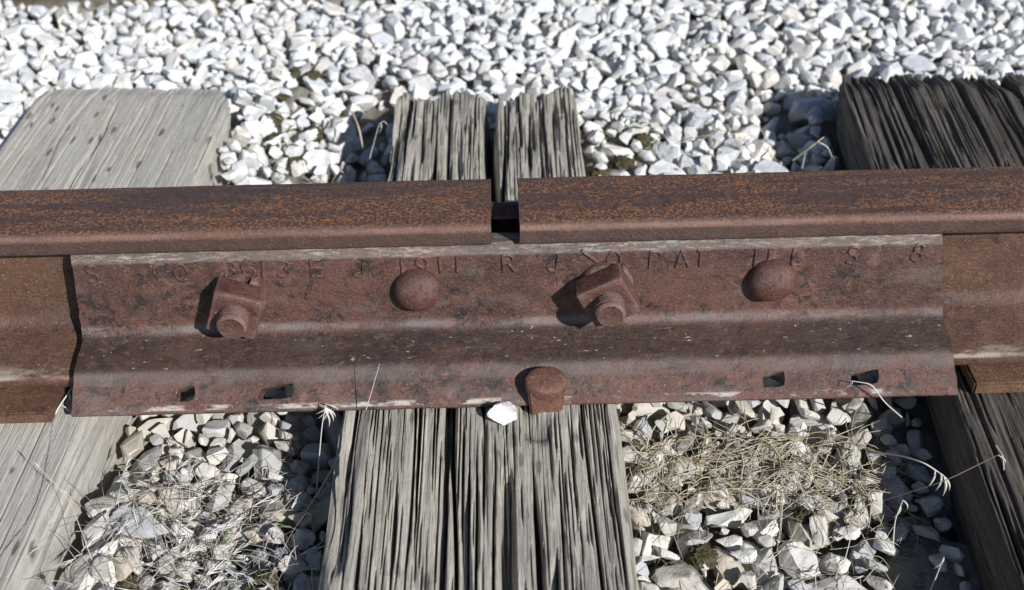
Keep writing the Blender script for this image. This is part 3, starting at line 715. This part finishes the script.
fill(60, (.018, .034), .24, .38, -.44, -.05, 24, 12, tol=.012)
fill(500, (.0085, .022), .24, .38, -.44, -.05, 24, 12, tol=.012)
fill(500, (.0085, .022), -.19, -.12, -.44, -.05, 24, 12, tol=.012)

# which stones show, and how large
vis = np.zeros(len(STONES)); px, py, dep = project(np.stack([XX, YY, H], -1))
shown = (OWN >= 0) & (px > -10) & (px < 1034) & (py > -10) & (py < 600) & ((YY < -.085) | (YY > .31 + 0 * XX))
np.add.at(vis, OWN[shown], (1000 / dep[shown]) ** 2 * 1e-6)
order = np.argsort(-vis)[:300]; single = set(int(k) for k in order if vis[k] > 0)
MESH4 = {}
def zone(x, y):
    if y < 0:
        if x < 0: return 'fl' if x < -.225 else 'fm'
        return 'fs' if x < .15 else 'fr' if x < .255 else 'fd'
    if y < .46: return 'bl' if x < -.03 else 'br'
    if x < -.30: return 'es'
    if -.14 < x < .09: return 'ep'
    if x > .33: return 'ed'
    return 'ml' if x < 0 else 'mr'
ZL = {'fl': 'in the grassy bay, smooth tie side', 'fm': 'in the grassy bay, split tie side',
      'fs': 'in the straw-littered bay, split tie side', 'fr': 'in the middle of the straw-littered bay', 'fd': 'in the straw-littered bay, near-black tie side',
      'bl': 'beyond the rail, between smooth and split ties', 'br': 'beyond the rail, between split and near-black ties',
      'es': 'in the bed past the smooth tie end', 'ep': 'in the bed past the split tie end', 'ed': 'in the bed past the near-black tie end',
      'ml': 'in the bed past the gap between smooth and split ties', 'mr': 'in the bed past the gap between split and near-black ties'}
TONE_W = [('clean white', (.75, .75, .74)), ('white', (.67, .675, .67)), ('bluish grey', (.55, .565, .59)), ('cream-stained', (.70, .665, .60)), ('pale grey', (.64, .64, .635)), ('pinkish', (.70, .65, .62))]
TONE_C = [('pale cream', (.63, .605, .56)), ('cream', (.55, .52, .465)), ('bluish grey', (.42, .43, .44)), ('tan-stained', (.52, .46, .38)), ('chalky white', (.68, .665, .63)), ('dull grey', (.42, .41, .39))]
SV = {'b': [], 'f': []}; SF_ = {'b': [], 'f': []}; ST = {'b': [], 'f': []}; cnt = {'b': 0, 'f': 0}
BASE3 = []
for r in ROCK:
    me = rock_mesh(r, False); me.calc_loop_triangles(); V = np.zeros(len(me.vertices) * 3); me.vertices.foreach_get('co', V)
    T = np.zeros(len(me.loop_triangles) * 3, int); me.loop_triangles.foreach_get('vertices', T); BASE3.append((V.reshape(-1, 3), T.reshape(-1, 3)))
for k, (t, x, y, z) in enumerate(STONES):
    ki, rm, size = TEMPL[t][:3]
    if k in single:
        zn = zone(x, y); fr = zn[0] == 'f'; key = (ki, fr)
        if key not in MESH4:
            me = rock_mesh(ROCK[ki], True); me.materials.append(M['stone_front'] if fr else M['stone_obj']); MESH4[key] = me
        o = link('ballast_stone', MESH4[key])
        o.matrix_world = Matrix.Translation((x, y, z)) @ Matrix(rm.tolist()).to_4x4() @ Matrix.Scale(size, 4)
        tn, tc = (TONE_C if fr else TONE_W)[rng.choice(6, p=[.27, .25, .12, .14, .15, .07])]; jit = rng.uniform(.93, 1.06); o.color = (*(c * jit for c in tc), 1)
        sz = 'large' if size > .0215 else 'medium-sized' if size > .0175 else 'smallish' if size > .014 else 'small'; sh = 'flat' if ROCK[ki][2][2] < .66 else 'long' if ROCK[ki][2][1] < .8 else 'chunky'
        tag(o, f'{sz} {sh} {tn} limestone {ZL[zn]}', 'stone', 'ballast stones lying ' + ZL[zn])
    else:
        g = 'f' if y < 0.05 else 'b'
        V = BASE3[ki][0] @ rm.T * size + np.array([x, y, z]); SV[g].append(V); SF_[g].append(BASE3[ki][1] + cnt[g]); cnt[g] += len(V)
        ST[g].append(np.full(len(V), rng.random()))
for g, mat, lab in (('b', 'stone_att', 'mass of small white crushed limestone filling the bed beyond the rail'), ('f', 'stone_front_att', 'mass of small cream gravel bits packed between the larger stones')):
    o = link('ballast', np_mesh('ballast', np.concatenate(SV[g]), np.concatenate(SF_[g]), True, np.concatenate(ST[g])), M[mat]); o.data.set_sharp_from_angle(angle=R(24)); tag(o, lab, 'ballast', None, 'stuff')
print('STONES', len(STONES), len(single), 'stuff tris', sum(len(f) for g in SF_ for f in SF_[g]))

# the one white stone left lying on the split tie against the bar
def lone_stone(p, size, rock, label, mat='stone_obj', sc=(1, 1, 1)):
    me = rock_mesh(ROCK[rock], True); o = link('white_stone', me, M[mat]); o.color = (.70, .69, .67, 1)
    o.location = p; o.scale = (size * sc[0], size * sc[1], size * sc[2]); o.rotation_euler = (.4, .2, .7); tag(o, label, 'stone'); return o
lone_stone(at(500, 414, .001), .0125, 7, 'single small white stone lying on the split tie beside the spike', sc=(1, 1, 1.1))

# ------------------------------------------------------------------ grass and straw
HL = np.where(in_tie(XX, YY, .008), np.minimum(H, -.066), H)
def hgt(x, y):
    i = np.clip(((np.asarray(x) - GX0) / CELL).astype(int), 0, NX - 1); j = np.clip(((np.asarray(y) - GY0) / CELL).astype(int), 0, NY - 1)
    return HL[i, j]
class Blades:
    def __init__(s): s.V = []; s.F = []; s.T = []; s.n = 0
    def add(s, P, r, tint, sides=3):
        P = np.asarray(P, float); r = np.broadcast_to(np.asarray(r, float), (len(P),))
        d = np.gradient(P, axis=0); d /= np.linalg.norm(d, axis=1)[:, None] + 1e-9
        ref = np.array([.31, .2, .93]) if abs(d[0] @ np.array([.31, .2, .93])) < .9 else np.array([1., 0, 0])
        a = np.cross(d, ref); a /= np.linalg.norm(a, axis=1)[:, None] + 1e-9; b = np.cross(d, a)
        th = np.arange(sides) * 2 * math.pi / sides
        ring = P[:, None] + r[:, None, None] * (np.cos(th)[None, :, None] * a[:, None] + np.sin(th)[None, :, None] * b[:, None])
        m = len(P); i = s.n + np.arange(m * sides).reshape(m, sides); j = np.roll(i, -1, 1)
        s.F.append(np.stack([i[:-1], j[:-1], j[1:], i[1:]], -1).reshape(-1, 4)); s.V.append(ring.reshape(-1, 3)); s.T.append(np.full(m * sides, tint)); s.n += m * sides
    def obj(s, name, mat, parent=None): return link(name, np_mesh(name, np.concatenate(s.V), np.concatenate(s.F), True, np.concatenate(s.T)), M[mat], parent)
def litter(B, n, x0, x1, y0, y1, L, r, lift, dens=None, curl=.6):
    for _ in range(n):
        x, y = rng.uniform(x0, x1), rng.uniform(y0, y1)
        if dens is not None and rng.random() > dens(x, y): continue
        if in_tie(np.array(x), np.array(y), .004): continue
        a = rng.uniform(0, 2 * math.pi); l = rng.uniform(*L); t = np.linspace(0, 1, 6)
        bend = rng.normal(0, curl); ang = a + bend * t; dx = np.cumsum(np.cos(ang)) * l / 6; dy = np.cumsum(np.sin(ang)) * l / 6
        qx, qy = x + dx, y + dy; k = ~in_tie(qx, qy, -.004)
        if not k.all(): continue
        z = hgt(qx, qy); z = np.maximum(np.linspace(z[0], z[-1], 6), np.convolve(np.pad(z, 1, 'edge'), np.ones(3) / 3, 'valid')) + rng.uniform(.0005, lift) * (.4 + .6 * np.sin(t * math.pi))
        B.add(np.stack([qx, qy, z], 1), rng.uniform(*r) * np.array([1, 1, .95, .85, .7, .3]), rng.random())
def upright(B, n, x0, x1, y0, y1, L, r, lean, dens=None, head=0.0):
    for _ in range(n):
        x, y = rng.uniform(x0, x1), rng.uniform(y0, y1)
        if dens is not None and rng.random() > dens(x, y): continue
        if in_tie(np.array(x), np.array(y), .003): continue
        l = rng.uniform(*L); a = rng.uniform(0, 6.28); t = np.linspace(0, 1, 6); q = rng.uniform(*lean) * l
        P = np.stack([x + q * math.cos(a) * t ** 1.6, y + q * math.sin(a) * t ** 1.6, float(hgt(np.array(x), np.array(y))) - .004 + l * t * (1 - .35 * lean[1] * t)], 1)
        B.add(P, rng.uniform(*r) * np.array([1, 1, .9, .8, .6, .25]), rng.random())
        if rng.random() < head:
            for q in range(rng.integers(4, 11)):         # awned spikelets fanning from the tip
                d = (P[-1] - P[-2]); d /= np.linalg.norm(d); e = d + rng.normal(0, .22, 3); e /= np.linalg.norm(e); ll = rng.uniform(.006, .014)
                s = P[-1] - d * rng.uniform(0, .012)
                B.add(s + np.outer([0, .25, .55, 1], e) * ll, np.array([.0002, .00055, .0004, .0001]), rng.choice([0, .4, .45, .5]))
dn = lambda f, s: (lambda x, y: float(sstep(.38, .62, fbm(np.array(x * f), np.array(y * f), s))))
B = Blades()
litter(B, 680, .088, .290, -.138, -.075, (.012, .06), (.0002, .0006), .005, None, .35)
litter(B, 150, .085, .29, -.22, -.13, (.012, .05), (.0002, .00045), .004, dn(16, 5), .35)
litter(B, 60, .085, .30, -.40, -.2, (.012, .05), (.0002, .0004), .003, dn(12, 9), .4)
litter(B, 110, -.30, -.14, -.15, -.08, (.012, .04), (.0002, .0005), .003, None, .4)
litter(B, 120, .09, .30, .33, .47, (.012, .04), (.0003, .0006), .003, dn(14, 7), .4); litter(B, 120, -.30, -.14, .33, .5, (.012, .035), (.0003, .0006), .003, dn(14, 3), .4)
tag(B.obj('straw_litter', 'straw'), 'tangled yellow straw litter lying on the stones', 'straw', None, 'stuff')
B = Blades()
litter(B, 900, -.33, -.12, -.40, -.10, (.015, .06), (.00015, .0004), .006, dn(11, 2), .4)
upright(B, 900, -.34, -.12, -.40, -.11, (.015, .05), (.0002, .0004), (.4, 1.5), dn(9, 4), .4)
litter(B, 300, .07, .31, -.40, -.12, (.015, .06), (.00015, .0004), .006, dn(10, 6), .4); upright(B, 110, .07, .33, -.40, -.14, (.015, .045), (.00025, .0005), (.2, 1.1), dn(10, 12), .5)
tag(B.obj('dry_grass', 'fluff'), 'bleached wispy dry grass with feathery seed heads among the cream stones', 'grass', None, 'stuff')
B = Blades()
for _ in range(5200):
    x, y = rng.uniform(-1.3, 1.3), rng.uniform(.825, 1.55)
    if y < .87 and rng.random() < .6: continue
    l = rng.uniform(.012, .04); a = rng.uniform(0, 6.28); t = np.linspace(0, 1, 4); q = l * rng.uniform(.2, .9)
    B.add(np.stack([x + q * math.cos(a) * t, y + q * math.sin(a) * t, float(soil_h(np.array(x), np.array(y))) - .004 + l * t * (1 - .3 * t)], 1), rng.uniform(.0006, .0012) * np.array([1, 1, .8, .2]), rng.random())
tag(B.obj('brown_grass', 'brown_grass'), 'short brown grass beyond the edge of the ballast', 'grass', None, 'stuff')
B = Blades()
upright(B, 60, -.31, -.12, -.40, -.12, (.006, .014), (.0008, .0016), (.5, 1.4), dn(22, 14)); upright(B, 30, .08, .28, -.2, -.09, (.006, .012), (.0008, .0014), (.5, 1.4), dn(22, 15))
upright(B, 40, -.30, -.14, .33, .46, (.006, .014), (.0008, .0016), (.5, 1.4), dn(22, 17)); upright(B, 40, .08, .2, .33, .46, (.006, .014), (.0008, .0016), (.5, 1.4), dn(22, 18))
tag(B.obj('green_sprouts', 'green'), 'tiny green sprouts between the stones', 'sprouts', None, 'stuff')

g = NT('moss'); mn = g.noise(240, 5, .7)
M['moss'] = g.done(g.mix(g.rng(mn, .35, .65), (.070, .060, .034), (.185, .165, .095)), 1, g.bump(g.math('ADD', mn, g.noise(700, 3, .6)), 1, .004), 0, .05)
MV, MF, mc = [], [], 0; D4 = I4[0]
for (xa, xb, ya, yb, n) in ((-.29, -.14, -.33, -.11, 16), (.09, .28, -.34, -.09, 7), (-.30, -.22, .33, .47, 9), (.09, .18, .34, .46, 9), (-.29, -.22, .54, .60, 3), (.0, .08, .74, .8, 3)):
    for q in range(n):
        x, y = rng.uniform(xa, xb), rng.uniform(ya, yb)
        if in_tie(np.array(x), np.array(y), .004): continue
        sz = rng.uniform(.006, .011); k = int(rng.integers(40))
        rr_ = 1 + .9 * (fbm(D4[:, 0] * 4 + D4[:, 2] * 3 + 9, D4[:, 1] * 4 - D4[:, 2] * 2 + 9, k) - .5) + .35 * (fbm(D4[:, 0] * 12 + 30, D4[:, 1] * 12 + D4[:, 2] * 9 + 30, k + 3) - .5)
        z = np.sort(hgt(x + rng.normal(0, .006, 9), y + rng.normal(0, .006, 9)))[2]
        V = D4 * rr_[:, None] * sz * np.array([1.2, 1.2, .7]) + np.array([x, y, z - sz * .35]); MV.append(V); MF.append(I4[1] + mc); mc += len(V)
tag(link('moss', np_mesh('moss', np.concatenate(MV), np.concatenate(MF)), M['moss']), 'dark olive moss cushions tucked between the stones', 'moss', None, 'stuff')

# single stalks one can point at
def stalk(pts, r, label, spikes=(), tint=.4, mat='fluff', name='grass_stalk', droop=(0, -.1, -1)):
    root = empty(name, pts[0]); tag(root, label, 'grass stalk'); spikes = [(f, L * .75, dx) for f, L, dx in spikes]; P = np.array([tuple(p) for p in pts]) - np.array(tuple(pts[0]))
    t = np.linspace(0, len(P) - 1, 5 * len(P)); idx = np.arange(len(P))
    Q = np.stack([np.interp(t, idx, P[:, k]) for k in range(3)], 1)
    for _ in range(3): Q[1:-1] = (Q[:-2] + 2 * Q[1:-1] + Q[2:]) / 4
    b = Blades(); b.add(Q, np.linspace(r, r * .5, len(Q)), tint, 5); b.obj('stem', mat, root)
    for (f, L, dx) in spikes:                          # husks hanging from the stalk
        s = Q[int(f * (len(Q) - 1))]; d = np.array(droop, float) + np.array([dx, rng.normal(0, .2), 0]); d /= np.linalg.norm(d)
        b = Blades(); tt = np.linspace(0, 1, 7); b.add(s + np.outer(tt, d) * L + np.outer(np.sin(tt * 3) * .002, [1, 0, 0]), L * np.array([.015, .04, .052, .05, .04, .022, .004]), 1.0, 6)
        b.obj('husk', mat, root)
    return root
A_ = at
stalk([A_(352, 112, -.035), A_(359, 128, -.03), A_(363, 148, -.05)], .0016, 'thick pale straw leaning on the white stones beside the shaded hollow', tint=1.0, mat='straw')
stalk([A_(363, 182, -.07), A_(372, 150, -.04), A_(379, 124, -.01), A_(384, 121, -.01)], .0005, 'thin oat stalk with a drooping husk in the shaded hollow by the split tie', [(.8, .016, -.3), (1, .014, .2)])
stalk([A_(793, 160, -.06), A_(808, 149, -.04), A_(824, 137, -.03)], .0013, 'straight pale straw leaning toward the near-black tie beyond the rail', tint=1.0, mat='straw')
stalk([A_(802, 168, -.06), A_(806, 150, -.03), A_(817, 141, -.01), A_(828, 147, -.015), A_(832, 157, -.03)], .0009, 'curled white grass blade arching beside the near-black tie beyond the rail', tint=.42)
stalk([A_(316, 498, -.06), A_(319, 460, -.03), A_(322, 425, .0), A_(326, 404, .014)], .0006, 'tufted grass stalk caught on the bar toe at the split tie edge', [(.95, .016, -.7), (.98, .018, .5), (.93, .020, .1), (1, .015, 1.1), (.97, .014, -1.3), (.99, .02, .3), (.96, .017, -.3), (1, .013, 1.8), (.98, .015, -.1)])
stalk([A_(300, 520, -.05), A_(322, 487, -.03), A_(345, 445, .004)], .0007, 'slender stalk reaching from the grassy bay up onto the split tie', tint=.3)
stalk([A_(366, 410, .012), A_(372, 390, .03), A_(379, 366, .05)], .0004, 'hair-thin stalk standing against the bar near the split tie', tint=.4)
stalk([A_(868, 452, -.05), A_(900, 455, -.015), A_(925, 463, -.005), A_(944, 476, -.015)], .0009, 'arching oat stalk with hanging husks in the shade of the near-black tie', [(.88, .020, -.3), (.95, .022, -.1), (1, .026, .1), (1, .020, .4)])
stalk([A_(885, 500, -.06), A_(945, 481, -.008), A_(998, 455, .012)], .0004, 'hair-thin stalk reaching across onto the near-black tie', [(1, .012, .9)], tint=.8)
stalk([A_(996, 446, .004), A_(1003, 456, .006), A_(1004, 470, .001)], .0007, 'short curled white husk lying on the near-black tie', tint=.42)
stalk([A_(893, 545, -.07), A_(895, 520, -.05), A_(903, 500, -.04)], .0006, 'small oat stalk with white husks rising from the shaded stones', [(.9, .018, -.3), (1, .016, .4)])
stalk([A_(930, 592, -.07), A_(938, 572, -.05), A_(944, 557, -.035)], .0006, 'low oat stalk with one plump white husk in the shaded trench', [(1, .018, -.4)])
stalk([A_(92, 560, -.012), A_(70, 500, .012), A_(34, 462, .03)], .0003, 'thin stalk bending over the smooth tie and casting a shadow', [(.7, .010, .4), (1, .012, .2), (.85, .010, -.3)])
stalk([A_(52, 420, -.012), A_(60, 405, -.006), A_(72, 388, .0)], .0009, 'wisp of straw wedged between the tie plate and the joint bar end', [(.5, .012, .6), (.9, .012, -.4)])
stalk([A_(905, 420, -.06), A_(884, 402, .002), A_(872, 384, .02), A_(852, 381, .019)], .0007, 'straw poking out through a slot in the bar toe', [(1, .010, -.6)])
